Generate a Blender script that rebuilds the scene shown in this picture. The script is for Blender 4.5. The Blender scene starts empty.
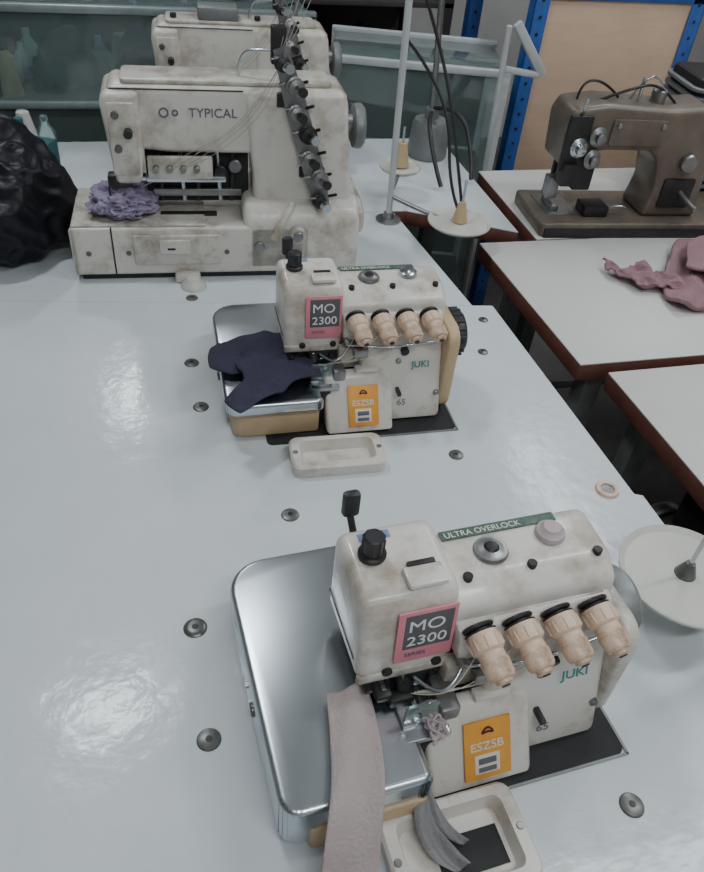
import bpy, bmesh, math, random
from mathutils import Matrix, Vector, noise
random.seed(4)
S=bpy.context.scene
D=bpy.data
rad=math.radians

# ------------------------------------------------------------------ materials
def mat(name,col,rough=.5,metal=0.,var=.0,vscale=8.,bump=0.,bscale=40.,coat=0.,trans=0.,emit=0.,col2=None,stretch=None,coatr=.1,ramp=(.3,.7),spec=.5):
    m=D.materials.new(name); m.use_nodes=True
    nt=m.node_tree; b=nt.nodes['Principled BSDF']
    b.inputs['Base Color'].default_value=(*col,1)
    b.inputs['Roughness'].default_value=rough
    b.inputs['Metallic'].default_value=metal
    b.inputs['Specular IOR Level'].default_value=spec
    b.inputs['Coat Weight'].default_value=coat
    b.inputs['Coat Roughness'].default_value=coatr
    b.inputs['Transmission Weight'].default_value=trans
    if emit:
        b.inputs['Emission Color'].default_value=(*col,1); b.inputs['Emission Strength'].default_value=emit
    tc=nt.nodes.new('ShaderNodeTexCoord'); mp=nt.nodes.new('ShaderNodeMapping')
    nt.links.new(tc.outputs['Object'],mp.inputs['Vector'])
    if stretch: mp.inputs['Scale'].default_value=stretch
    if var>0 or col2:
        n=nt.nodes.new('ShaderNodeTexNoise'); n.inputs['Scale'].default_value=vscale; n.inputs['Detail'].default_value=7
        n.inputs['Roughness'].default_value=.65
        nt.links.new(mp.outputs['Vector'],n.inputs['Vector'])
        r=nt.nodes.new('ShaderNodeValToRGB')
        r.color_ramp.elements[0].position=ramp[0]; r.color_ramp.elements[1].position=ramp[1]
        c2=col2 if col2 else tuple(c*(1-var) for c in col)
        r.color_ramp.elements[0].color=(*c2,1); r.color_ramp.elements[1].color=(*col,1)
        nt.links.new(n.outputs['Fac'],r.inputs['Fac']); nt.links.new(r.outputs['Color'],b.inputs['Base Color'])
    if bump>0:
        n=nt.nodes.new('ShaderNodeTexNoise'); n.inputs['Scale'].default_value=bscale; n.inputs['Detail'].default_value=4
        nt.links.new(mp.outputs['Vector'],n.inputs['Vector'])
        bp=nt.nodes.new('ShaderNodeBump'); bp.inputs['Strength'].default_value=bump; bp.inputs['Distance'].default_value=.01
        nt.links.new(n.outputs['Fac'],bp.inputs['Height']); nt.links.new(bp.outputs['Normal'],b.inputs['Normal'])
        if coat: nt.links.new(bp.outputs['Normal'],b.inputs['Coat Normal'])
    return m
M={}
M['table']=mat('laminate_white',(.62,.665,.685),.46,var=.10,vscale=3,bump=.10,bscale=26,coat=.32,coatr=.13)
M['table2']=mat('laminate_cream',(.61,.595,.57),.45,var=.08,vscale=5)
M['edge']=mat('edge_redbrown',(.19,.075,.055),.5,var=.35,vscale=20)
M['edgew']=mat('edge_pale',(.33,.31,.30),.5,var=.4,vscale=20)
M['enamel']=mat('enamel_white',(.66,.625,.57),.36,col2=(.34,.27,.19),vscale=11,coat=.2,ramp=(.31,.51))
M['enamel2']=mat('enamel_offwhite',(.59,.56,.50),.38,col2=(.25,.20,.15),vscale=17,coat=.15,ramp=(.33,.55))
M['cream']=mat('plastic_cream',(.66,.49,.36),.42,col2=(.34,.22,.15),vscale=34,ramp=(.32,.5))
M['tan']=mat('plastic_tan',(.60,.44,.26),.45,var=.2,vscale=15)
M['steel']=mat('brushed_steel',(.60,.65,.69),.27,1.,var=.14,vscale=6)
M['steeld']=mat('dull_steel',(.36,.36,.36),.38,.9,var=.35,vscale=30)
M['dark']=mat('dark_metal',(.045,.042,.042),.42,.4,var=.4,vscale=40)
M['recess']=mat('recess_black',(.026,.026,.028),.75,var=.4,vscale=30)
M['black']=mat('black_plastic',(.025,.025,.028),.4)
M['bolt']=mat('bolt_grey',(.20,.20,.19),.35,.6,var=.5,vscale=60)
M['pink']=mat('label_pink',(.74,.25,.31),.5,var=.1,vscale=40)
M['lgrey']=mat('label_grey',(.10,.10,.105),.5)
M['white']=mat('print_white',(.78,.78,.76),.5)
M['orange']=mat('label_orange',(.84,.37,.05),.5,var=.15,vscale=40)
M['paper']=mat('label_paper',(.70,.66,.56),.6)
M['green']=mat('print_green',(.02,.085,.06),.5,col2=(.12,.16,.13),vscale=60)
M['jgreen']=mat('print_teal',(.03,.22,.20),.5)
M['blueprint']=mat('print_blue',(.16,.24,.42),.5)
M['greyp']=mat('print_dark',(.12,.12,.14),.5)
M['olive']=mat('enamel_olive_brown',(.185,.15,.115),.40,.1,var=.45,vscale=12,coat=.2)
M['navy']=mat('cloth_navy',(.038,.034,.068),.9,var=.4,vscale=18,bump=.3,bscale=200)
M['mauve']=mat('cloth_mauve',(.32,.185,.205),.9,var=.25,vscale=14,bump=.3,bscale=200)
M['purple']=mat('cloth_lilac',(.35,.30,.43),.85,var=.35,vscale=22,bump=.2,bscale=200)
M['beige']=mat('cloth_beige',(.42,.355,.34),.9,var=.12,vscale=12,bump=.3,bscale=260)
M['scrap']=mat('cloth_grey',(.25,.25,.25),.9,var=.3,vscale=20,bump=.3,bscale=200)
M['lace']=mat('lace_pale_pink',(.56,.47,.48),.85,var=.3,vscale=40)
M['bag']=mat('bag_black',(.008,.008,.012),.42,bump=.5,bscale=16,spec=.28)
M['wood']=mat('board_wood',(.70,.50,.36),.65,col2=(.60,.42,.29),vscale=5,stretch=(1,1,5))
M['blue']=mat('paint_blue',(.04,.13,.44),.4,var=.3,vscale=20)
M['wall']=mat('plaster_grey',(.55,.54,.52),.85,var=.2,vscale=2,bump=.1)
M['floor']=mat('concrete_floor',(.15,.14,.135),.8,var=.4,vscale=5,bump=.2)
M['glass']=mat('glass_green',(.70,.86,.84),.05,trans=.9)
M['whitem']=mat('painted_frame',(.56,.585,.59),.35,var=.2,vscale=10)
M['alu']=mat('aluminium_frame',(.34,.40,.41),.38,.5,var=.3,vscale=10)
M['shelf']=mat('shelf_dark',(.06,.055,.06),.6,var=.3,vscale=8)
M['teal']=mat('fabric_teal',(.04,.15,.16),.85,var=.4,vscale=10)
M['red']=mat('basket_pink',(.40,.06,.16),.5,var=.2,vscale=20)
M['maroon']=mat('fabric_maroon',(.12,.02,.035),.85,var=.3)
M['khaki']=mat('fabric_khaki',(.20,.18,.14),.85,var=.3)
M['char']=mat('fabric_charcoal',(.04,.042,.05),.85,var=.4)
M['grey']=mat('grey_paint',(.24,.25,.25),.45,.3,var=.3,vscale=20)
M['disc']=mat('disc_cream',(.56,.555,.50),.4,var=.10,vscale=12)
M['lamp']=mat('tube_emission',(.95,.97,1.),.5,emit=14)
M['thread']=mat('thread_cord',(.35,.33,.30),.9)

# ------------------------------------------------------------------ helpers
def empty(name,loc=(0,0,0),rz=0.,sc=(1,1,1)):
    e=D.objects.new(name,None); S.collection.objects.link(e); e.location=loc; e.rotation_euler=(0,0,rad(rz)); e.empty_display_size=.05; e.scale=sc
    return e
def fin(bm,name,m,parent,smooth=True,ang=35):
    bmesh.ops.recalc_face_normals(bm,faces=bm.faces)
    me=D.meshes.new(name); bm.to_mesh(me); bm.free()
    if smooth:
        for p in me.polygons: p.use_smooth=True
        me.set_sharp_from_angle(angle=rad(ang))
    o=D.objects.new(name,me); S.collection.objects.link(o)
    if m: me.materials.append(M[m])
    if parent: o.parent=parent
    return o
def box(p,name,lo,hi,m,bev=.003,seg=2,rot=None):
    bm=bmesh.new(); bmesh.ops.create_cube(bm,size=1)
    sz=[hi[i]-lo[i] for i in range(3)]; c=Vector([(hi[i]+lo[i])/2 for i in range(3)])
    for v in bm.verts: v.co=Vector([v.co[i]*sz[i] for i in range(3)])
    if bev>0: bmesh.ops.bevel(bm,geom=bm.edges[:],offset=min(bev,min(sz)*.45),segments=seg,affect='EDGES',profile=.5)
    o=fin(bm,name,m,p)
    o.location=c
    if rot: o.rotation_euler=[rad(r) for r in rot]
    return o
def prism(p,name,pts,plane,a,b,m,bev=.003,seg=2):
    bm=bmesh.new()
    def mk(u,v,w):
        return {'xy':(u,v,w),'xz':(u,w,v),'yz':(w,u,v)}[plane]
    v1=[bm.verts.new(mk(u,v,a)) for u,v in pts]; v2=[bm.verts.new(mk(u,v,b)) for u,v in pts]
    bm.faces.new(v1); bm.faces.new(v2[::-1]); n=len(pts)
    for i in range(n): bm.faces.new((v1[i],v1[(i+1)%n],v2[(i+1)%n],v2[i]))
    bmesh.ops.recalc_face_normals(bm,faces=bm.faces)
    if bev>0: bmesh.ops.bevel(bm,geom=bm.edges[:],offset=bev,segments=seg,affect='EDGES',profile=.5)
    return fin(bm,name,m,p)
def rrect(x0,y0,x1,y1,r,n=6):
    out=[]
    rs=r if isinstance(r,(list,tuple)) else [r]*4
    for (cx,cy,a0,k) in ((x1,y1,0,0),(x0,y1,90,1),(x0,y0,180,2),(x1,y0,270,3)):
        q=rs[k]; sx=-1 if cx==x1 else 1; sy=-1 if cy==y1 else 1
        for i in range(n+1):
            t=rad(a0+90*i/n); out.append((cx+sx*q+q*math.cos(t),cy+sy*q+q*math.sin(t)))
    return out
def lathe(p,name,prof,m,loc=(0,0,0),axis=(0,0,1),n=28,ang=35):
    bm=bmesh.new(); rings=[]
    for r,z in prof:
        rings.append([bm.verts.new((r*math.cos(2*math.pi*i/n),r*math.sin(2*math.pi*i/n),z)) for i in range(n)] if r>1e-6 else [bm.verts.new((0,0,z))])
    for A,B in zip(rings,rings[1:]):
        for i in range(n):
            j=(i+1)%n
            if len(A)==1 and len(B)>1: bm.faces.new((A[0],B[i],B[j]))
            elif len(B)==1 and len(A)>1: bm.faces.new((A[i],A[j],B[0]))
            elif len(A)>1: bm.faces.new((A[i],A[j],B[j],B[i]))
    o=fin(bm,name,m,p,ang=ang); o.location=loc
    o.rotation_mode='QUATERNION'; o.rotation_quaternion=Vector(axis).normalized().to_track_quat('Z','Y')
    return o
def cyl(p,name,a,b,r,m,r2=None,n=20,bev=.0):
    a=Vector(a); b=Vector(b); L=(b-a).length; r2=r if r2 is None else r2
    e=min(bev if bev else min(r,r2)*.15, L*.3)
    return lathe(p,name,[(0,0),(r-e,0),(r,e),(r2,L-e),(r2-e,L),(0,L)],m,a,b-a,n)
def tube(p,name,pts,r,m,cyclic=False):
    c=D.curves.new(name,'CURVE'); c.dimensions='3D'; c.bevel_depth=r; c.bevel_resolution=3; c.use_fill_caps=True
    s=c.splines.new('NURBS'); s.points.add(len(pts)-1)
    for q,pt in zip(s.points,pts): q.co=(*pt,1)
    s.use_endpoint_u=not cyclic; s.use_cyclic_u=cyclic; s.order_u=3; s.resolution_u=6
    o=D.objects.new(name,c); S.collection.objects.link(o); c.materials.append(M[m])
    if p: o.parent=p
    return o
def text(p,name,s,loc,size,m,rot=(90,0,0),ext=.0004,align='LEFT',off=.012):
    c=D.curves.new(name,'FONT'); c.body=s; c.size=size; c.extrude=ext; c.align_x=align; c.offset=size*off
    o=D.objects.new(name,c); S.collection.objects.link(o); c.materials.append(M[m]); o.location=loc; o.rotation_euler=[rad(r) for r in rot]
    if p: o.parent=p
    return o
def patch(p,name,outline,z,m,th=.004,amp=.012,freq=14,seed=0,cuts=3,hfun=None,ridge=.4):
    bm=bmesh.new(); vs=[bm.verts.new((x,y,0)) for x,y in outline]; f=bm.faces.new(vs)
    bmesh.ops.triangulate(bm,faces=bm.faces[:])
    for _ in range(cuts):
        bmesh.ops.subdivide_edges(bm,edges=bm.edges[:],cuts=1,use_grid_fill=True)
    for v in bm.verts:
        q=Vector((v.co.x*freq+seed,v.co.y*freq,seed))
        nn=noise.noise(q); n2=1-abs(noise.noise(q*1.7))*2
        v.co.x+=noise.noise(q*1.3+Vector((9,0,0)))*.012; v.co.y+=noise.noise(q*1.3+Vector((0,7,0)))*.012
        v.co.z=z+amp*(.5+.6*nn+ridge*max(0,n2))+(hfun(v.co.x,v.co.y) if hfun else 0)
    o=fin(bm,name,m,p,ang=180)
    s=o.modifiers.new('s','SOLIDIFY'); s.thickness=th; s.offset=1
    s=o.modifiers.new('sub','SUBSURF'); s.levels=1; s.render_levels=1
    return o
def ribbon(p,name,cl,widths,m,th=.003,wob=.004):
    bm=bmesh.new(); rows=[]; N=8; pts=[]
    K=len(cl)
    for i in range(K-1):
        for k in range(4):
            t=k/4; P=[Vector(cl[max(0,min(K-1,i+d))]) for d in (-1,0,1,2)]
            pt=.5*((2*P[1])+(P[2]-P[0])*t+(2*P[0]-5*P[1]+4*P[2]-P[3])*t*t+(3*P[1]-P[0]-3*P[2]+P[3])*t**3)
            pts.append((pt,widths[i]*(1-t)+widths[i+1]*t))
    pts.append((Vector(cl[-1]),widths[-1]))
    for i,(pt,w) in enumerate(pts):
        row=[]
        for j in range(N+1):
            s=j/N-.5
            row.append(bm.verts.new((pt.x+s*w,pt.y+s*w*.15,pt.z+wob*math.sin(s*7+i*.35)+wob*noise.noise(pt*20+Vector((s*3,0,0))))))
        rows.append(row)
    for A,B in zip(rows,rows[1:]):
        for j in range(N): bm.faces.new((A[j],A[j+1],B[j+1],B[j]))
    o=fin(bm,name,m,p,ang=180)
    s=o.modifiers.new('s','SOLIDIFY'); s.thickness=th
    s=o.modifiers.new('sub','SUBSURF'); s.levels=1; s.render_levels=1
    return o
def bunch(p,name,c,r,m,sd,flat=.5,am=.35,fr=3.,sub=5,sx=1.,rid=.6):
    bm=bmesh.new(); bmesh.ops.create_icosphere(bm,subdivisions=sub,radius=1)
    for v in bm.verts:
        n=v.co.normalized(); q=n*fr+Vector((sd,0,0))
        k=1+am*noise.noise(q)+am*rid*(1-2*abs(noise.noise(q*2.1)))
        v.co=Vector((n.x*r*k*sx,n.y*r*k,max(-.45,n.z)*r*flat*k))
    zmin=min(v.co.z for v in bm.verts)
    for v in bm.verts: v.co.z-=zmin
    o=fin(bm,name,m,p,ang=180); o.location=c
    return o

# ------------------------------------------------------------------ room
def slab(name,lo,hi,m): return box(None,name,lo,hi,m,bev=0)
slab('floor',(-2.2,-1.2,-.1),(3.2,4.3,0),'floor')
slab('wall_back',(-2.2,4.2,0),(3.2,4.3,2.8),'wall')
slab('wall_left',(-2.3,-1.2,0),(-2.2,4.3,2.8),'wall')
slab('wall_right',(3.2,-1.2,0),(3.3,4.3,2.8),'wall')
slab('wall_front',(-2.2,-1.3,0),(3.2,-1.2,2.8),'wall')
slab('ceiling',(-2.2,-1.2,2.8),(3.2,4.3,2.9),'wall')

def tube_lamp(x,y,power,L=1.1,rz=0):
    e=empty('fluorescent_ceiling_lamp',(x,y,2.72),rz)
    box(e,'housing',(-L/2,-.04,.03),(L/2,.04,.08),'whitem',.006)
    cyl(e,'tube',(-L/2+.03,0,.0),(L/2-.03,0,.0),.016,'lamp')
    cyl(e,'cap_a',(-L/2,0,0),(-L/2+.03,0,0),.02,'steeld'); cyl(e,'cap_b',(L/2-.03,0,0),(L/2,0,0),.02,'steeld')
    for s in(-1,1): box(e,'bracket_%d'%s,(s*(L/2-.03)-.01,-.015,0),(s*(L/2-.03)+.01,.015,.035),'steeld',.002)
    l=D.lights.new('lamp_light','AREA'); l.shape='RECTANGLE'; l.size=L; l.size_y=.12; l.energy=power; l.color=(.90,.955,1)
    lo=D.objects.new('lamp_light',l); S.collection.objects.link(lo); lo.parent=e; lo.location=(0,0,-.03)
tube_lamp(-.32,1.60,13,.30,20)
tube_lamp(-.2,3.5,13,.36,70)
tube_lamp(1.9,2.2,18,1.2,90)
tube_lamp(1.6,.6,16,1.2,0)
tube_lamp(.3,-.6,18,1.2,0)
w=D.worlds.new('world'); S.world=w; w.use_nodes=True
w.node_tree.nodes['Background'].inputs[0].default_value=(.8,.88,1,1); w.node_tree.nodes['Background'].inputs[1].default_value=.4

# ------------------------------------------------------------------ tables
def table(pts,topm,edgem,legs,bv=.0012):
    e=empty('sewing_table')
    prism(e,'top_core',pts,'xy',.712,.7465,edgem,.002)
    prism(e,'top_laminate',pts,'xy',.7465,.75,topm,bv)
    for i,(x,y) in enumerate(legs):
        box(e,'leg_%d'%i,(x-.02,y-.02,.02),(x+.02,y+.02,.712),'grey',.003)
        box(e,'foot_%d'%i,(x-.035,y-.05,0),(x+.035,y+.05,.025),'black',.004)
    (x0,y0),(x1,y1)=legs[0],legs[1]
    cyl(e,'crossbar',(x0,y0,.2),(x1,y1,.2),.012,'grey')
    return e
T1=table([(-1.3,-.35),(.700,-.35),(.692,.66),(.680,.665),(.668,1.215),(-1.3,1.481)],'table','edgew',[(.6,1.1),(-1.1,1.1),(-1.1,-.2),(.6,-.2)],0)
table([(-1.3,1.4815),(.625,1.2215),(.585,1.665),(-1.3,1.665)],'table','edge',[(.5,1.35),(-1.1,1.52),(.5,1.6)],0)
table([(-1.3,1.668),(.62,1.668),(.865,1.53),(.875,2.15),(-1.3,2.15)],'table','edge',[(.8,1.95),(-1.1,2.05),(-1.1,1.75)])
table([(.758,.995),(1.9,.985),(1.9,1.475),(.745,1.485)],'table2','edge',[(.83,1.05),(1.7,1.05),(.83,1.42)])
T5=table([(.80,.965),(.815,.0),(1.9,.0),(1.9,.96)],'table2','edge',[(.87,.9),(1.7,.9),(.87,.1)])
table([(.895,1.490),(2.0,1.480),(2.0,1.90),(.905,1.90)],'table2','edge',[(1.,1.6),(1.8,1.6),(1.8,1.8)])
# clutch motor and treadle rod hanging beneath the right hand table
box(T5,'motor_bracket',(.84,.60,.60),(.90,.72,.712),'dark',.005)
lathe(T5,'motor_body',[(0,0),(.05,0),(.068,.012),(.070,.12),(.06,.14),(.03,.15),(0,.15)],'dark',(.87,.60,.53),(0,1,0))
lathe(T5,'motor_pulley',[(0,0),(.05,0),(.052,.006),(.040,.013),(.052,.020),(.05,.026),(0,.026)],'steeld',(.87,.755,.53),(0,1,0))
cyl(T5,'treadle_rod',(.86,.70,.50),(.90,.62,.08),.006,'steeld')
box(T5,'treadle',(.83,.50,.05),(1.15,.72,.07),'dark',.006)
for (a,b) in (((.87,.9,.08),(.87,.1,.08)),((.87,.9,.68),(.87,.1,.68))): cyl(T5,'frame_bar_%d'%int(a[2]*100),a,b,.015,'grey')

for (x,y,r) in [(.0675,1.314,.012),(.048,1.097,.013),(.052,.973,.013),(.152,.7126,.013),(.0046,.5494,.0145),(.006,.4047,.0135),(.431,.2428,.0135),(.434,.7944,.012),(.628,1.166,.010),(.585,1.0595,.010)]:
    e=empty('table_bolt',(x,y,.7502))
    lathe(e,'head',[(0,.0030),(r*.55,.0028),(r*.9,.0016),(r,0),(0,0)],'bolt')
    lathe(e,'recess',[(0,.0035),(r*.25,.0034),(r*.3,.0025),(0,.0025)],'dark')
e=empty('cable_grommet',(.641,.68,.7502)); lathe(e,'ring',[(.010,0),(.011,.004),(.017,.004),(.019,0)],'cream'); lathe(e,'hub',[(0,.002),(.010,.002),(.010,0),(0,0)],'bolt')

# ------------------------------------------------------------------ overlock machine
def overlock(loc,rz,var,sc):
    e=empty('overlock_sewing_machine',loc,rz,sc)
    prism(e,'cutout_recess',rrect(.060,-.010,.392,.205,.01),'xy',.0003,.0014,'recess',0)
    prism(e,'cutout_rim_front',rrect(.16,-.013,.394,-.010,.001),'xy',.0003,.0022,'grey',0)
    prism(e,'cutout_rim_side',rrect(.392,-.013,.395,.205,.001),'xy',.0003,.0022,'grey',0)
    lx=.004 if var==0 else -.006
    yf=-.012 if var==0 else -.002
    prism(e,'cloth_plate_skirt',rrect(lx+.010,.012,.150,.285,[.01,.035,.02,.006]),'xy',.004,.066,'tan',.003)
    prism(e,'cloth_plate',rrect(lx,yf,.152,.298,[.012,.045,.022,.008]),'xy',.012 if var==0 else .062,.088,'steel',.007,4)
    if var==0: prism(e,'plate_front_trim',rrect(.032,-.016,.15,.02,.006),'xy',.004,.05,'tan',.003)
    cyl(e,'plate_latch',(lx-.003,.12,.055),(lx+.002,.12,.055),.008,'bolt')
    cyl(e,'plate_pin',(lx-.003,.15,.055),(lx+.002,.15,.055),.004,'steel')
    prism(e,'lower_body',[(.02,.004),(.056,.13),(.078,.20),(.18,.20),(.18,.004)],'yz',.225,.370,'enamel',.010,3)
    prism(e,'rear_body',[(.10,.004),(.10,.20),(.175,.20),(.185,.004)],'yz',.14,.23,'enamel2',.004)
    prism(e,'upper_body',[(.082,.155),(.090,.214),(.116,.232),(.172,.237),(.186,.222),(.190,.150)],'yz',.188,.376,'enamel',.010,4)
    prism(e,'tension_panel',[(.066,.158),(.076,.196),(.098,.204),(.100,.156)],'yz',.195,.364,'enamel2',.005)
    prism(e,'head_cover',[(.084,.128),(.092,.238),(.104,.252),(.180,.256),(.192,.245),(.194,.128)],'yz',.100,.198,'enamel',.010,4)
    prism(e,'head_cover_lip',rrect(.0995,.082,.1985,.09,.003),'xy',.128,.140,'enamel2',.001)
    prism(e,'head_bottom_trim',[(.092,.110),(.092,.130),(.19,.130),(.19,.110)],'yz',.108,.194,'dark',.003)
    prism(e,'side_seam',[(.10,.150),(.10,.152),(.19,.152),(.19,.150)],'yz',.0992,.1005,'dark',0)
    sl=-math.degrees(math.atan2(.008,.110))
    lab=empty('label',(.1640,.0856,.196)); lab.parent=e; lab.rotation_euler=(rad(90+sl),0,0)
    box(lab,'label_pink',(-.030,-.040,-.001),(.030,.040,.0012),'pink',.0004)
    box(lab,'label_field',(-.023,-.018,.001),(.026,.035,.0018),'lgrey',.0003)
    text(lab,'label_text_a','MO',(-.020,.010,.002),.024,'white',(0,0,0),.0002,off=0)
    text(lab,'label_text_b','2300',(-.020,-.0125,.002),.021,'white',(0,0,0),.0002,off=0)
    text(lab,'label_text_c','SERIES',(-.020,-.031,.0015),.008,'greyp',(0,0,0),.0002,off=0)
    for x in (.130,.182): cyl(e,'cover_screw_%d'%int(x*1000),(x,.090,.140),(x,.081,.140),.0055,'dark')
    cyl(e,'pressure_knob',(.125,.150,.254),(.125,.150,.286),.0105,'black'); cyl(e,'pressure_collar',(.125,.150,.254),(.125,.150,.262),.014,'dark')
    for k in range(10):
        t=2*math.pi*k/10; cyl(e,'knob_rib_%d'%k,(.125+.0105*math.cos(t),.150+.0105*math.sin(t),.264),(.125+.0105*math.cos(t),.150+.0105*math.sin(t),.284),.0012,'black',n=6)
    box(e,'top_lid',(.146,.100,.2525),(.186,.126,.261),'enamel',.004)
    box(e,'top_lid_slot',(.152,.124,.2550),(.180,.130,.262),'dark',.001)
    box(e,'brand_strip_blue',(.118,.168,.2548),(.150,.178,.2562),'blueprint',.0002)
    box(e,'brand_strip',(.205,.163,.2365),(.335,.175,.2385),'green',.0003)
    text(e,'strip_text','ULTRA OVERLOCK',(.209,.165,.2386),.010,'paper',(0,0,0),.0001,off=0)
    lathe(e,'oil_sight',[(0,.006),(.010,.006),(.013,.004),(.017,.004),(.0185,0),(0,0)],'steeld',(.250,.142,.2350))
    lathe(e,'oil_sight_center',[(0,.009),(.006,.008),(.008,.006),(0,.005)],'dark',(.250,.142,.2350))
    lathe(e,'oil_cap',[(0,.014),(.009,.013),(.011,.009),(.015,.006),(.016,0),(0,0)],'steel' if var else 'lace',(.320,.148,.2355))
    for x,y in((.285,.117),(.36,.117),(.215,.117)): cyl(e,'top_screw_%d'%int(x*1000),(x,y,.228),(x,y,.236),.005,'dark')
    tube(e,'lifter_lever',[(.128,.190,.20),(.126,.212,.225),(.124,.220,.245)],.004,'dark')
    box(e,'lifter_pad',(.115,.213,.240),(.134,.225,.276),'black',.005)
    for i,x in enumerate((.214,.256,.298,.340)):
        d=Vector((0.12,-1,-.28)).normalized(); a=Vector((x,.079,.200))
        lathe(e,'tension_disc_%d'%i,[(0,0),(.0155,0),(.0165,.002),(.0155,.004),(.011,.005),(.011,.006),(.0165,.007),(.0155,.009),(0,.009)],'dark',a,d)
        lathe(e,'tension_dial_%d'%i,[(0,.008),(.0155,.008),(.0170,.012),(.0165,.026),(.0135,.029),(.0135,.036),(.0148,.038),(.0140,.052),(.0120,.056),(.0085,.056),(.0085,.060),(.004,.062),(0,.062)],'cream',a,d)
        for k in range(9):
            t=2*math.pi*k/9; o1=d.orthogonal().normalized(); o2=d.cross(o1); q=a+(o1*math.cos(t)+o2*math.sin(t))*.0165
            cyl(e,'dial_rib_%d_%d'%(i,k),q+d*.013,q+d*.025,.0011,'cream',n=6)
        cyl(e,'tension_core_%d'%i,a+d*.059,a+d*.063,.0045,'dark',n=12)
    for i,x in enumerate((.200,.236,.278,.320)):
        cyl(e,'guide_screw_%d'%i,(x,.072,.160),(x,.060,.158),.0045,'steeld',n=12)
    tube(e,'guide_bar',[(.20,.066,.150),(.26,.054,.148),(.30,.054,.149),(.36,.062,.150)],.002,'steel')
    box(e,'guide_block',(.212,.052,.128),(.236,.066,.146),'steeld',.002); cyl(e,'guide_dark_hole',(.300,.062,.138),(.300,.050,.136),.007,'dark',n=14)
    prism(e,'looper_cover',[(-.004,.006),(.043,.098),(.054,.104),(.066,.098),(.03,.006)],'yz',.162,.278,'enamel',.006,3)
    n=math.degrees(math.atan2(.092,.047))
    lb=empty('sticker'); lb.parent=e; lb.location=(.226,.0170,.0525); lb.rotation_euler=(rad(n),0,0)
    box(lb,'sticker_orange',(-.026,-.037,-.001),(.026,.036,.0016),'orange',.0003)
    box(lb,'sticker_panel',(-.015,-.030,.001),(.013,-.006,.0022),'paper',.0002)
    box(lb,'sticker_dark_a',(-.011,-.018,.002),(.009,-.0105,.0026),'greyp',.0001)
    box(lb,'sticker_dark_b',(-.011,-.028,.002),(.009,-.022,.0026),'greyp',.0001)
    text(lb,'sticker_text','ESZSB',(-.020,.000,.0018),.0145,'paper',(0,0,0),.0003)
    tube(lb,'sticker_mark',[(-.008,.020,.002),(0,.030,.002),(.008,.020,.002),(0,.023,.002)],.0012,'maroon',True)
    box(e,'cover_tab',(.215,.045,.101),(.255,.060,.110),'enamel',.003)
    text(e,'maker_name','JUKI',(.312,.0440,.108),.017,'jgreen',(72,0,0),.0003)
    text(e,'gauge_mark','65',(.288,.024,.040),.016,'greyp',(76,0,0),.0003,off=0)
    for x,z in((.29,.118),(.360,.055)):
        yy=.02+.036*(z/.126); cyl(e,'body_screw_%d'%int(x*1000),(x,yy+.004,z),(x,yy-.005,z),.005,'steeld',n=12)
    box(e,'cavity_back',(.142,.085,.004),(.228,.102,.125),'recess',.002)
    box(e,'throat_plate',(.138,.028,.080),(.186,.115,.0885),'steel',.002)
    for k in range(4): box(e,'feed_slot_%d'%k,(.146+.008*k,.05,.088),(.149+.008*k,.09,.0892),'recess',0)
    box(e,'throat_block',(.150,.030,.006),(.172,.085,.080),'dark',.003)
    box(e,'chain_off_cover',(.176,.040,.074),(.198,.085,.112),'steeld',.004)
    box(e,'face_shield',(.190,.072,.094),(.230,.090,.140),'enamel2',.003)
    cyl(e,'needle_bar',(.150,.100,.135),(.150,.082,.108),.005,'steel')
    cyl(e,'needle_clamp',(.150,.088,.118),(.150,.080,.104),.009,'dark')
    for dx in(-.004,.003): cyl(e,'needle_%s'%('a' if dx<0 else 'b'),(.150+dx,.084,.110),(.150+dx,.080,.089),.0012,'steel',n=8)
    cyl(e,'presser_bar',(.128,.115,.14),(.128,.100,.10),.006,'steel')
    box(e,'presser_arm',(.118,.070,.101),(.136,.120,.113),'dark',.004)
    box(e,'presser_foot',(.138,.042,.089),(.152,.090,.094),'steel',.002)
    box(e,'presser_hinge',(.132,.066,.091),(.158,.080,.106),'dark',.003)
    for k in range(5): cyl(e,'mech_pin_%d'%k,(.112+.017*k,.098,.118-.006*(k%2)),(.112+.017*k,.078,.116-.006*(k%2)),.0045,'steel' if k%2 else 'dark',n=12)
    box(e,'needle_guard',(.140,.046,.094),(.175,.050,.125),'glass',.001)
    tube(e,'thread_takeup',[(.205,.07,.14),(.190,.055,.128),(.172,.06,.120),(.160,.08,.122)],.0022,'steel')
    for k in range(4):
        tube(e,'thread_%d'%k,[(.214+.042*k,.066,.168),(.20+.03*k,.055,.145),(.178+.01*k,.052,.12),(.155+.004*k,.072,.105)],.0006,'paper')
    cyl(e,'looper_rod',(.16,.05,.045),(.225,.06,.05),.005,'steel')
    if var==0:
        for k in range(9):
            q=[(.156+.026*random.random(),.014+.036*random.random(),.093+.012*random.random()) for _ in range(6)]
            tube(e,'lace_loop_%d'%k,q,.0015,'lace',True)
    prism(e,'side_cover',rrect(.035,.006,.180,.185,.03),'yz',.368,.386 if var==0 else .390,'enamel2' if var==0 else 'tan',.006,3)
    cyl(e,'wheel_hub',(.384,.110,.125),(.396,.110,.125),.020,'steeld')
    W='grey' if var==0 else 'black'
    lathe(e,'handwheel',[(0,0),(.030,0),(.040,.003),(.043,.008),(.043,.024),(.038,.030),(.030,.030),(.026,.026),(0,.026)],W,(.388,.110,.132),(1,0,0),36)
    if var:
        for k in range(18):
            t=2*math.pi*k/18; cyl(e,'wheel_rib_%d'%k,(.396,.110+.0425*math.cos(t),.132+.0425*math.sin(t)),(.414,.110+.0425*math.cos(t),.132+.0425*math.sin(t)),.003,'black',n=8)
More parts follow.
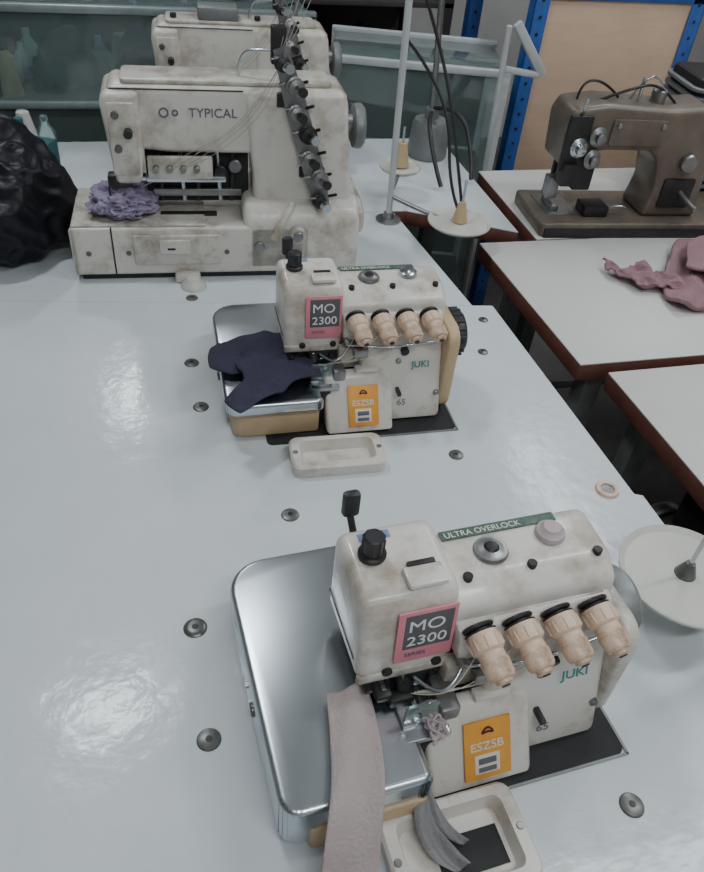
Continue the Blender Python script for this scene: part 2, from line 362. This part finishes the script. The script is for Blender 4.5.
    box(e,'feed_lever',(.286,.020,.062),(.293,.044,.070),'black',.002)
    return e
overlock((.056,.285,.75),3,0,(1.015,.98,.91))
overlock((.088,.873,.75),-1.5,1,(.94,.97,.87))

def tray(loc,rz,dp=.085):
    e=empty('waste_chute_tray',loc,rz)
    bm=bmesh.new(); L=.145
    out=rrect(0,0,L,dp,.014); out_t=rrect(.003,.003,L-.003,dp-.003,.012); inn_t=rrect(.015,.012,L-.015,dp-.012,.010); inn_b=rrect(.020,.017,L-.020,dp-.017,.008)
    rings=[[bm.verts.new((x,y,z)) for x,y in ring] for ring,z in ((out,.0005),(out,.018),(out_t,.021),(inn_t,.021),(inn_b,.003))]
    n=len(out)
    for A,B in zip(rings,rings[1:]):
        for i in range(n): bm.faces.new((A[i],A[(i+1)%n],B[(i+1)%n],B[i]))
    bm.faces.new(rings[-1]); bm.faces.new(rings[0][::-1])
    fin(bm,'tray_body','enamel',e)
    for x in(.0075,.1375): cyl(e,'screw_%d'%int(x*1000),(x,dp/2,.0205),(x,dp/2,.0225),.004,'steeld',n=12)
    return e
t=tray((.162,.188,.75),3,.095); box(t,'slot',(.050,.024,.0028),(.120,.062,.0042),'recess',.0005)
ribbon(t,'fabric_scrap_a',[(.042,.118,.060),(.046,.095,.046),(.044,.070,.022),(.055,.045,.012),(.070,.030,.010)],[.014,.018,.022,.026,.020],'scrap',.002,.004)
ribbon(t,'fabric_scrap_b',[(.050,.114,.056),(.056,.088,.036),(.066,.064,.016),(.080,.050,.010)],[.008,.010,.014,.012],'scrap',.0015,.003)
tray((.170,.783,.75),-3,.072)

# ------------------------------------------------------------------ flatbed interlock machine
def interlock(loc,rz,sc=(1,1,1),named=True):
    e=empty('flatbed_interlock_sewing_machine',loc,rz,sc)
    prism(e,'bed',rrect(0,0,.46,.185,.006),'xy',.012,.112,'enamel',.006,3)
    box(e,'bed_foot',(.01,.008,0),(.55,.178,.014),'dark',.002)
    box(e,'bed_top_plate',(.004,.004,.112),(.255,.180,.116),'enamel2',.002)
    box(e,'slide_plate',(.10,.060,.116),(.165,.150,.1185),'steel',.001)
    box(e,'bed_left_seam',(.075,-.001,.014),(.078,.004,.112),'dark',0)
    box(e,'front_cover',(.115,-.006,.035),(.285,.004,.098),'enamel2',.004)
    box(e,'front_tab',(.165,-.010,.060),(.225,-.004,.090),'enamel',.003)
    box(e,'front_tab_slot',(.180,-.011,.070),(.195,-.0095,.074),'dark',0)
    box(e,'oil_cap',(.19,-.018,.0),(.24,.0,.022),'enamel',.006)
    for x in(.03,.105,.295): cyl(e,'bed_screw_%d'%int(x*1000),(x,.0,.06),(x,-.003,.06),.005,'bolt',n=12)
    prism(e,'guide_slot',rrect(.17,.05,.28,.062,.003),'xy',.112,.1185,'dark',.001)
    prism(e,'side_block',[(.0,.01),(.0,.125),(.03,.155),(.18,.165),(.19,.01)],'yz',.33,.565,'enamel',.016,4)
    prism(e,'side_block_step',[(.01,.09),(.01,.135),(.05,.150),(.17,.150),(.17,.09)],'yz',.50,.575,'enamel2',.010,3)
    prism(e,'column',[(.350,.12),(.352,.20),(.345,.25),(.34,.345),(.36,.358),(.518,.358),(.530,.345),(.538,.25),(.555,.12)],'xz',.035,.155,'enamel',.014,4)
    prism(e,'arm',[(.095,.250),(.090,.342),(.102,.358),(.40,.358),(.40,.238),(.20,.238)],'xz',.045,.148,'enamel',.012,4)
    prism(e,'arm_top_lid',rrect(.12,.055,.50,.140,.01),'xy',.358,.366,'enamel2',.003)
    prism(e,'arm_front_seam',rrect(.10,.0435,.335,.0455,.0005),'xy',.352,.354,'dark',0)
    prism(e,'head',[(.096,.185),(.082,.335),(.090,.350),(.150,.350),(.152,.24),(.142,.185)],'xz',.030,.150,'enamel',.009,3)
    box(e,'face_plate',(.094,.024,.205),(.142,.032,.335),'enamel2',.004)
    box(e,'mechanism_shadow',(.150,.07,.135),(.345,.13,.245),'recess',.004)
    box(e,'needle_clamp_cover',(.155,.030,.195),(.275,.042,.238),'enamel2',.004)
    box(e,'clamp_bar',(.150,.040,.185),(.300,.060,.197),'steel',.003)
    box(e,'rear_mechanism_bar',(.16,.058,.150),(.33,.072,.165),'steeld',.003)
    for k,x in enumerate((.17,.195,.22,.245)): cyl(e,'clamp_screw_%d'%k,(x,.03,.218),(x,.018,.218),.006,'steeld',n=12)
    for k,x in enumerate((.18,.215,.25,.285,.315)): cyl(e,'mech_rod_%d'%k,(x,.066,.238),(x+.004*((k%2)*2-1),.064,.14),.005,'steel' if k%2 else 'dark',n=12)
    for k,x in enumerate((.29,.318)): cyl(e,'mech_boss_%d'%k,(x,.07,.20+.012*k),(x,.050,.20+.012*k),.013,'steeld' if k else 'dark',n=18)
    for k in range(3): cyl(e,'needle_%d'%k,(.106+k*.006,.085,.19),(.106+k*.006,.085,.125),.0015,'steel',n=8)
    cyl(e,'needle_bar',(.112,.085,.20),(.112,.085,.155),.006,'steel'); cyl(e,'presser_bar',(.112,.105,.20),(.112,.105,.135),.006,'steel')
    box(e,'presser_foot',(.10,.06,.119),(.128,.115,.128),'steeld',.003)
    box(e,'spreader',(.08,.035,.178),(.12,.06,.200),'dark',.003)
    tube(e,'spreader_wire',[(.09,.03,.20),(.075,.02,.17),(.10,.03,.15),(.115,.06,.15)],.002,'dark')
    for k,z in enumerate((.255,.315)): cyl(e,'face_screw_%d'%k,(.108,.026,z),(.108,.019,z),.007,'bolt',n=12)
    cyl(e,'face_knob',(.128,.026,.285),(.128,.008,.285),.008,'dark',n=14)
    a=Vector((.400,.030,.430)); b=Vector((.492,.020,.135)); d=(b-a); dn=d.normalized()
    side=Vector((dn.z,0,-dn.x))*-1
    bm=bmesh.new()
    vs=[]
    for q,ww in ((a,.013),(a+d*.3,.020),(a+d*.8,.020),(b,.012)):
        for s in(-1,1):
            for dy in(0,.010): vs.append(bm.verts.new(q+side*ww*s+Vector((0,dy-.002,0))))
    for k in range(3):
        i=k*4; j=i+4
        for (p1,p2) in ((0,1),(1,3),(3,2),(2,0)): bm.faces.new((vs[i+p1],vs[i+p2],vs[j+p2],vs[j+p1]))
    bm.faces.new((vs[0],vs[1],vs[3],vs[2])); bm.faces.new((vs[12],vs[13],vs[15],vs[14]))
    fin(bm,'tension_tower_plate','steeld',e)
    box(e,'tension_bracket_a',(.395,.030,.330),(.440,.05,.355),'dark',.003); box(e,'tension_bracket_b',(.44,.028,.20),(.49,.04,.22),'dark',.003)
    for k in range(7):
        q=a+d*(.07+k*.14); off=side*(.006*(1 if k%2 else -1))
        sc_=.85 if k%2 else .7
        pr=[(0,0),(.019,0),(.020,.003),(.012,.006),(.012,.009),(.019,.012),(.018,.015),(.008,.018),(.008,.024),(.011,.026),(.010,.040),(.004,.042),(0,.042)]
        lathe(e,'tension_unit_%d'%k,[(r*sc_,z) for r,z in pr],'dark' if k%3==0 else 'steeld',q+off+Vector((0,-.004,0)),(0.25,-1,.05),24)
        lathe(e,'tension_nut_%d'%k,[(0,.030),(.0085,.030),(.0085,.046),(0,.046)],'dark' if k%3 else 'steel',q+off+Vector((0,-.004,0)),(0.25,-1,.05),12)
        tube(e,'tension_hook_%d'%k,[q-side*.018+Vector((0,0,.012)),q-side*.032+Vector((0,-.02,.016)),q-side*.016+Vector((0,-.032,.02))],.0018,'steel')
        cyl(e,'guide_eyelet_%d'%k,q+side*.016,q+side*.030+Vector((0,-.012,.004)),.003,'dark',n=8)
    for k in range(4):
        tube(e,'thread_%d'%k,[(.41+.005*k,.02,.45),(.40-.02*k,.018,.36-.02*k),(.30-.03*k,.028,.25-.004*k),(.18,.03,.20),(.112,.07,.15)],.0005,'thread')
        tube(e,'thread_up_%d'%k,[(.40+.004*k,.03,.43),(.44+.02*k,.10,.55),(.52,.24,.66)],.0005,'thread')
    tube(e,'top_thread_guide',[(.33,.09,.36),(.33,.09,.40),(.36,.07,.42),(.42,.06,.415)],.003,'steel')
    box(e,'top_guide_plate',(.385,.040,.40),(.412,.060,.462),'dark',.003)
    cyl(e,'stitch_dial',(.435,.0,.10),(.435,-.02,.10),.018,'enamel2'); cyl(e,'stitch_dial_cap',(.435,-.02,.10),(.435,-.024,.10),.010,'steeld')
    tube(e,'lever',[(.425,.0,.160),(.41,-.02,.140),(.385,-.03,.10)],.007,'enamel2')
    cyl(e,'oil_window',(.36,.002,.07),(.36,-.006,.07),.011,'steeld')
    cyl(e,'wheel_hub',(.53,.09,.29),(.560,.09,.29),.020,'steeld')
    lathe(e,'handwheel',[(0,0),(.030,0),(.040,.004),(.042,.010),(.042,.018),(.036,.024),(.026,.016),(0,.016)],'grey',(.548,.09,.28),(1,0,0),36)
    if named:
        text(e,'maker_name','TYPICAL',(.236,.0445,.306),.023,'greyp',(90,0,0),.0005,off=.004)
        lathe(e,'logo_ring_a',[(.006,0),(.006,.001),(.009,.001),(.009,0)],'greyp',(.192,.0450,.313),(0,-1,0)); lathe(e,'logo_ring_b',[(.003,0),(.003,.001),(.006,.001),(.006,0)],'greyp',(.212,.0450,.313),(0,-1,0))
    else:
        cyl(e,'thread_tree_post',(.46,.16,.36),(.46,.16,.62),.006,'steeld')
        for j,z in enumerate((.42,.47,.52)):
            box(e,'thread_tree_bar_%d'%j,(.30,.155,z),(.50,.163,z+.006),'steeld',.001)
            for k in range(4): cyl(e,'thread_tree_eyelet_%d_%d'%(j,k),(.31+.05*k,.155,z),(.31+.05*k,.135,z+.01),.003,'dark',n=8)
        for k in range(5): cyl(e,'lid_screw_%d'%k,(.14+.07*k,.08,.366),(.14+.07*k,.08,.376),.008,'dark',n=12)
        box(e,'rear_puller_box',(.20,.06,.366),(.30,.12,.395),'grey',.004)
    return e
interlock((-.148,1.402,.75),-3.5)
interlock((-.03,1.90,.75),-3.5,(.92,1,.95),False)

# ------------------------------------------------------------------ brown lockstitch machine on right
def lockstitch(loc,rz,sc):
    e=empty('lockstitch_sewing_machine',loc,rz,sc)
    prism(e,'bed',rrect(0,0,.66,.178,.012),'xy',.0,.034,'olive',.005,3)
    prism(e,'bed_lip',rrect(.01,-.004,.65,.002,.002),'xy',.0,.022,'dark',.0)
    prism(e,'body',[(.03,.15),(.02,.25),(.035,.28),(.12,.290),(.30,.282),(.40,.290),(.435,.27),(.445,.20),(.465,.034),(.300,.034),(.315,.10),(.300,.165),(.27,.190),(.14,.190),(.105,.18),(.10,.15)],'xz',.035,.140,'olive',.012,3)
    prism(e,'arm_cover',rrect(.14,.205,.29,.262,.006),'xz',.029,.036,'olive',.001)
    for x in(.155,.275): cyl(e,'arm_screw_%d'%int(x*1000),(x,.03,.25),(x,.024,.25),.006,'steeld',n=12)
    box(e,'column_plate',(.335,.029,.06),(.425,.037,.130),'dark',.003)
    box(e,'face_plate',(.022,.028,.145),(.085,.040,.268),'dark',.005)
    box(e,'linkage_a',(.03,.015,.115),(.07,.05,.165),'dark',.004); box(e,'linkage_b',(.075,.03,.10),(.125,.06,.175),'dark',.005); box(e,'linkage_c',(.02,.05,.07),(.05,.08,.12),'steeld',.003)
    cyl(e,'needle_bar',(.06,.085,.15),(.06,.085,.06),.006,'steel'); cyl(e,'presser_bar',(.06,.11,.15),(.06,.11,.05),.007,'dark')
    box(e,'presser_foot',(.048,.06,.036),(.072,.12,.048),'steeld',.003)
    box(e,'needle_plate',(.03,.04,.034),(.12,.15,.036),'steeld',.001)
    box(e,'edge_guide',(.13,.03,.034),(.20,.08,.060),'dark',.004); tube(e,'edge_guide_wire',[(.20,.05,.05),(.24,.03,.07),(.26,.04,.05)],.003,'steel')
    for k,(x,z) in enumerate(((.06,.20),(.105,.225),(.105,.175))):
        lathe(e,'tension_knob_%d'%k,[(0,0),(.020,0),(.022,.003),(.012,.008),(.012,.02),(.008,.022),(0,.022)],'steeld' if k else 'steel',(x,.028,z),(0,-1,0))
    lathe(e,'handwheel',[(0,0),(.05,0),(.064,.006),(.068,.014),(.064,.026),(.05,.028),(.04,.018),(0,.018)],'olive',(.445,.088,.21),(1,0,0),36)
    cyl(e,'stitch_dial',(.38,.04,.17),(.38,.018,.17),.022,'steeld')
    tube(e,'reverse_lever',[(.39,.04,.10),(.39,.0,.09),(.40,-.03,.085)],.007,'steeld')
    tube(e,'thread_guide',[(.06,.09,.28),(.06,.09,.32),(.12,.09,.325),(.17,.09,.29)],.003,'dark')
    tube(e,'top_wire_a',[(.10,.08,.28),(.18,.06,.32),(.27,.08,.325),(.33,.08,.28)],.003,'dark')
    tube(e,'top_wire_b',[(.20,.09,.28),(.22,.08,.335),(.26,.08,.34),(.30,.1,.30)],.0025,'steel')
    tube(e,'takeup_lever',[(.05,.035,.27),(.045,.015,.28),(.04,.01,.31)],.004,'steel')
    cyl(e,'bobbin_winder',(.28,.09,.28),(.28,.09,.31),.018,'steeld'); cyl(e,'top_pin',(.22,.08,.285),(.22,.08,.335),.004,'steel')
    return e
lockstitch((.905,1.500,.75),-5,(.90,1.12,1.02))
e=empty('finned_motor',(1.365,1.70,.75),-8)
prism(e,'core',rrect(0,0,.2,.18,.03),'xy',.0,.30,'dark',.01)
for k in range(14):
    prism(e,'fin_%d'%k,rrect(-.015+0.0,-.015,.215,.185,.04),'xy',.012+k*.020,.020+k*.020,'grey',.0015)

# ------------------------------------------------------------------ cloths
ex=empty('navy_cloth_piece')
patch(ex,'layer_a',[(.072,1.010),(.085,1.03),(.13,1.045),(.165,1.055),(.205,1.045),(.215,.985),(.205,.945),(.15,.93),(.105,.935),(.068,.965)],.828,'navy',amp=.010,seed=2)
patch(ex,'layer_b',[(.125,.990),(.19,.985),(.232,.945),(.236,.910),(.19,.885),(.15,.868),(.100,.835),(.080,.868),(.112,.905),(.105,.955)],.835,'navy',amp=.014,seed=7,freq=18)
ex=empty('mauve_cloth')
patch(ex,'fold_a',[(.985,1.345),(1.01,1.325),(1.03,1.30),(1.06,1.32),(1.09,1.29),(1.13,1.25),(1.12,1.20),(1.06,1.215),(1.02,1.225),(1.00,1.265),(.98,1.29)],.7525,'mauve',amp=.020,freq=24,seed=3,th=.005,cuts=4,ridge=.7)
patch(ex,'fold_b',[(1.09,1.26),(1.14,1.33),(1.21,1.40),(1.33,1.44),(1.47,1.35),(1.44,1.18),(1.30,1.12),(1.16,1.125),(1.06,1.145),(1.05,1.185)],.753,'mauve',amp=.018,freq=9,seed=5,th=.010,cuts=4,ridge=.5,hfun=lambda x,y:.016*(1+math.sin((x-y)*60))*.5)
patch(ex,'fold_c',[(1.13,1.25),(1.20,1.34),(1.30,1.40),(1.42,1.36),(1.40,1.24),(1.28,1.19),(1.18,1.20)],.785,'mauve',amp=.016,freq=10,seed=15,th=.008,cuts=4,ridge=.4)
ex=empty('beige_fabric_strip')
ribbon(ex,'strip',[(.148,.385,.843),(.146,.36,.845),(.139,.31,.843),(.130,.272,.839),(.122,.245,.818),(.114,.216,.783),(.105,.16,.764),(.10,.08,.764)],[.044,.048,.053,.056,.058,.060,.064,.068],'beige',wob=.003)
ls=empty('lilac_scrunched_cloth',(-.042,1.462,.8672))
bunch(ls,'gathered_core',(0,0,0),.048,'purple',3,.62,.40,2.4,6,1.1)
for k in range(11):
    t=2*math.pi*k/11+.2; r1=.024; r2=.060+.010*math.sin(k*2.3)
    patch(ls,'ruffle_%d'%k,[(r1*math.cos(t-.4),r1*math.sin(t-.4)),(r2*math.cos(t-.45),r2*math.sin(t-.45)*.8),(r2*1.12*math.cos(t),r2*1.12*math.sin(t)*.8),(r2*math.cos(t+.45),r2*math.sin(t+.45)*.8),(r1*math.cos(t+.4),r1*math.sin(t+.4))],.002,'purple',amp=.022,freq=50,seed=k,th=.002,cuts=3,ridge=.6,hfun=lambda x,y:max(0,.045-math.hypot(x,y))*.8)
bunch(None,'black_plastic_bag',(-.315,1.60,.752),.165,'bag',8,.90,.20,1.8,6,1.,.45)
lathe(None,'spool_cap',[(0,.018),(.012,.018),(.016,.012),(.024,.006),(.026,0),(0,0)],'disc',(.075,1.358,.7503))

# ------------------------------------------------------------------ thread stands
def dish(p,n,c,r):
    lathe(p,n,[(0,.004),(r*.3,.004),(r*.9,.000),(r,.005),(r,.002),(r*.9,-.004),(0,-.002)],'disc',c,(0,0,1),40)
    cyl(p,n+'_pin',(c[0],c[1],c[2]),(c[0],c[1],c[2]+.10),.003,'steel'); lathe(p,n+'_cone',[(0,.022),(.006,.022),(.014,0),(0,0)],'bolt',(c[0],c[1],c[2]+.003))
e=empty('thread_stand',(.56,1.62,.75))
lathe(e,'base',[(0,.02),(.012,.02),(.014,.006),(.03,.004),(.03,0),(0,0)],'steeld')
cyl(e,'pole',(0,0,.01),(-.02,-.02,.62),.0075,'whitem')
tube(e,'arm_a',[(0,0,.06),(.06,-.07,.05),(.124,-.135,.045)],.005,'steeld')
tube(e,'arm_b',[(0,0,.07),(.03,.06,.07),(.06,.13,.068)],.005,'steeld')
dish(e,'dish_a',(.124,-.135,.052),.072); dish(e,'dish_b',(.06,.13,.075),.052)
lathe(e,'thread_cone_tan',[(0,.0),(.022,0),(.010,.055),(0,.055)],'tan',(.06,.13,.082))
lathe(e,'thread_cone_small',[(0,.0),(.018,0),(.008,.045),(0,.045)],'tan',(.124,-.135,.058))
tube(e,'thread_loop_a',[(-.018,-.018,.55),(.05,-.02,.42),(.09,-.08,.28),(.124,-.135,.09)],.0035,'dark')
tube(e,'thread_loop_b',[(-.01,-.01,.40),(.04,.02,.36),(.10,-.04,.26),(.10,-.10,.12),(.124,-.135,.07)],.0035,'dark')
tube(e,'top_arm',[(-.02,-.02,.60),(.08,-.02,.61),(.2,.0,.60)],.004,'steeld')

e=empty('thread_stand',(.675,.370,.75))
lathe(e,'base',[(0,.02),(.012,.02),(.014,.006),(.022,.004),(.022,0),(0,0)],'steeld')
cyl(e,'pole',(0,0,.01),(0,0,.55),.0075,'whitem')
tube(e,'arm',[(0,0,.055),(-.03,.05,.055),(-.066,.085,.06)],.005,'steeld')
dish(e,'dish',(-.066,.094,.068),.082)

e=empty('motor_cup',(.79,2.02,.75))
lathe(e,'can',[(0,0),(.055,0),(.058,.006),(.05,.09),(.045,.10),(.02,.105),(.018,.13),(0,.13)],'grey')
tube(e,'cable_a',[(.0,0,.13),(.05,-.08,.16),(.07,-.16,.06),(.06,-.2,.01)],.006,'dark')
tube(e,'cable_b',[(.0,0,.12),(-.05,-.10,.14),(-.05,-.2,.05),(-.04,-.24,.01)],.006,'dark')
cyl(e,'post',(0,0,.12),(-.02,.0,.42),.008,'steeld')

# ------------------------------------------------------------------ background
def counter(name,loc,L,Dp,H,rz,fm,zs):
    e=empty(name,loc,rz)
    for i,(x,y) in enumerate(((0,0),(L,0),(0,Dp),(L,Dp))): box(e,'leg_%d'%i,(x-.012,y-.012,0),(x+.012,y+.012,H),fm,.003)
    for i,z in enumerate(zs):
        box(e,'rail_front_%d'%i,(-.012,-.012,z-.012),(L+.012,.012,z+.008),fm,.003); box(e,'rail_back_%d'%i,(-.012,Dp-.012,z-.012),(L+.012,Dp+.012,z+.008),fm,.003)
        box(e,'shelf_%d'%i,(0,0,z-.010),(L,Dp,z-.004),'glass' if i==0 else 'shelf',.001)
    box(e,'front_glass',(.01,-.003,.12),(L-.01,.002,H-.015),'glass',0)
    box(e,'back_panel',(0,Dp-.01,.15),(L,Dp,H-.02),'shelf',.001)
    return e
c1=counter('glass_display_counter',(-.95,2.30,0),1.45,.45,1.04,0,'alu',(1.04,.80,.45,.15))
counter('glass_display_counter',(.57,2.345,0),.53,.35,.92,-16,'whitem',(.92,.57,.15))
cols=['teal','khaki','maroon','char','char','char','shelf','shelf','navy','navy','purple','grey','scrap','blueprint','enamel2','dark','dark']
def clutter(par,name,x0,x1,y0,y1,z0,n,sz,hmax=9.):
    e=empty(name); e.parent=par
    if par: e.location=-Vector(par.location)
    for k in range(n):
        x=random.uniform(x0+sz*.6,x1-sz*.6); y=random.uniform(y0+sz*.6,y1-sz*.6); s=min(hmax,sz*random.uniform(.45,1.0)); t=random.random(); c=random.choice(cols)
        if t<.35: bunch(e,'fabric_lump_%d'%k,(x,y,z0+.001),s*.62,c,random.uniform(0,50),random.uniform(.6,1.1),.35,2.5,3)
        elif t<.62: o=box(e,'carton_%d'%k,(-s*.5,-s*.4,0),(s*.5,s*.4,s*random.uniform(.5,1.0)),c,.004); o.location=(x,y,o.location.z+z0+.001); o.rotation_euler=(0,0,random.uniform(-.6,.6))
        elif t<.88: lathe(e,'thread_cone_%d'%k,[(0,0),(s*.3,0),(s*.3,s*.05),(s*.14,s*.9),(s*.12,s),(0,s)],random.choice(['disc','tan','navy','teal','maroon','purple','dark','scrap']),(x,y,z0+.001),(0,0,1),18)
        else: lathe(e,'bottle_%d'%k,[(0,0),(s*.22,0),(s*.24,s*.05),(s*.24,s*.7),(s*.1,s*.9),(s*.1,s*1.1),(0,s*1.1)],random.choice(['glass','blueprint','whitem','teal']),(x,y,z0+.001),(0,0,1),18)
    return e
clutter(c1,'supplies_shelf_a',-.93,.46,2.30,2.74,.797,80,.15)
clutter(c1,'supplies_shelf_b',-.93,.46,2.30,2.72,.447,30,.20)
clutter(c1,'supplies_counter_top',-.93,.48,2.42,2.74,1.037,30,.10)
clutter(None,'sewing_supplies_heap',-.80,-.14,1.80,2.14,.7505,46,.13)
rk=empty('storage_rack',(-1.9,3.1,0))
for x in(0,1.2,2.4,3.1):
    box(rk,'post_%d'%int(x*10),(x,0,0),(x+.04,.04,2.0),'shelf',.003); box(rk,'postb_%d'%int(x*10),(x,.5,0),(x+.04,.54,2.0),'shelf',.003)
for i,z in enumerate((.1,.5,.9,1.3,1.7)): box(rk,'board_%d'%i,(0,0,z),(3.14,.54,z+.02),'shelf',.002)
box(rk,'back',(0,.52,0),(3.14,.54,2.0),'shelf',.001)
for i,z in enumerate((.121,.521,.921)):
    clutter(rk,'supplies_tier_%d'%i,-1.84,1.2,3.10,3.60,z,44,.28)
e=empty('storage_basket',(.17,2.80,0))
for i,(x,y) in enumerate(((.02,.02),(.22,.02),(.02,.14),(.22,.14))): box(e,'stand_leg_%d'%i,(x-.01,y-.01,0),(x+.01,y+.01,1.02),'dark',.002)
box(e,'stand_top',(0,0,1.02),(.24,.16,1.035),'dark',.002)
prism(e,'body',rrect(0,0,.24,.16,.02),'xy',1.035,1.12,'red',.006); prism(e,'rim',rrect(-.008,-.008,.248,.168,.022),'xy',1.115,1.13,'red',.004)
# blue slotted rack with wooden board
e=empty('slotted_angle_rack',(1.20,2.35,0))
def angle(n,x0,x1,z0,z1,y=0):
    box(e,n,(x0,y,z0),(x1,y+.004,z1),'blue',.001)
def vpost(n,x,s,y=0):
    box(e,n+'_face',(min(x,x+s*.05),y,0),(max(x,x+s*.05),y+.004,1.13),'blue',.001)
    box(e,n+'_side',(min(x,x+s*.004),y,0),(max(x,x+s*.004),y+.04,1.13),'blue',.001)
    for k in range(22): cyl(e,n+'_hole_%d'%k,(x+s*.026,y-.001,.08+k*.048),(x+s*.026,y+.002,.08+k*.048),.006,'black',n=10)
vpost('post_a',0,1); vpost('post_b',.60,-1); vpost('post_c',0,1,.5); vpost('post_d',.60,-1,.5)
angle('top_beam',0,.60,1.09,1.13); angle('low_beam',0,.60,.45,.49)
for k in range(11): cyl(e,'beam_hole_%d'%k,(.05+k*.05,-.001,1.11),(.05+k*.05,.002,1.11),.006,'black',n=10)
box(e,'wood_board',(.045,.008,.40),(.555,.022,1.09),'wood',.002)
box(e,'shelf_top',(0,.03,1.09),(.6,.5,1.105),'wood',.002)
e=empty('lamp_arm_stand',(1.03,2.08,0))
lathe(e,'base',[(0,.03),(.06,.02),(.08,0),(0,0)],'steeld'); cyl(e,'pole',(0,0,.02),(-.04,-.02,1.08),.008,'whitem')
box(e,'arm',(-.05,-.03,1.01),(.12,-.012,1.035),'whitem',.005,rot=(0,50,0)); box(e,'arm_b',(-.03,-.03,.955),(.08,-.012,.972),'whitem',.005,rot=(0,8,0))

# ------------------------------------------------------------------ camera
th=rad(41)
R=Matrix.Rotation(rad(-18),4,'Z')@Matrix.Rotation(math.pi/2-th,4,'X')@Matrix.Rotation(rad(6),4,'Z')
cd=D.cameras.new('camera'); cam=D.objects.new('camera',cd); S.collection.objects.link(cam)
cam.matrix_world=Matrix.Translation((0,0,1.54))@R
cd.sensor_fit='VERTICAL'; cd.sensor_height=24; cd.lens=750/872*24; cd.clip_start=.02
S.camera=cam
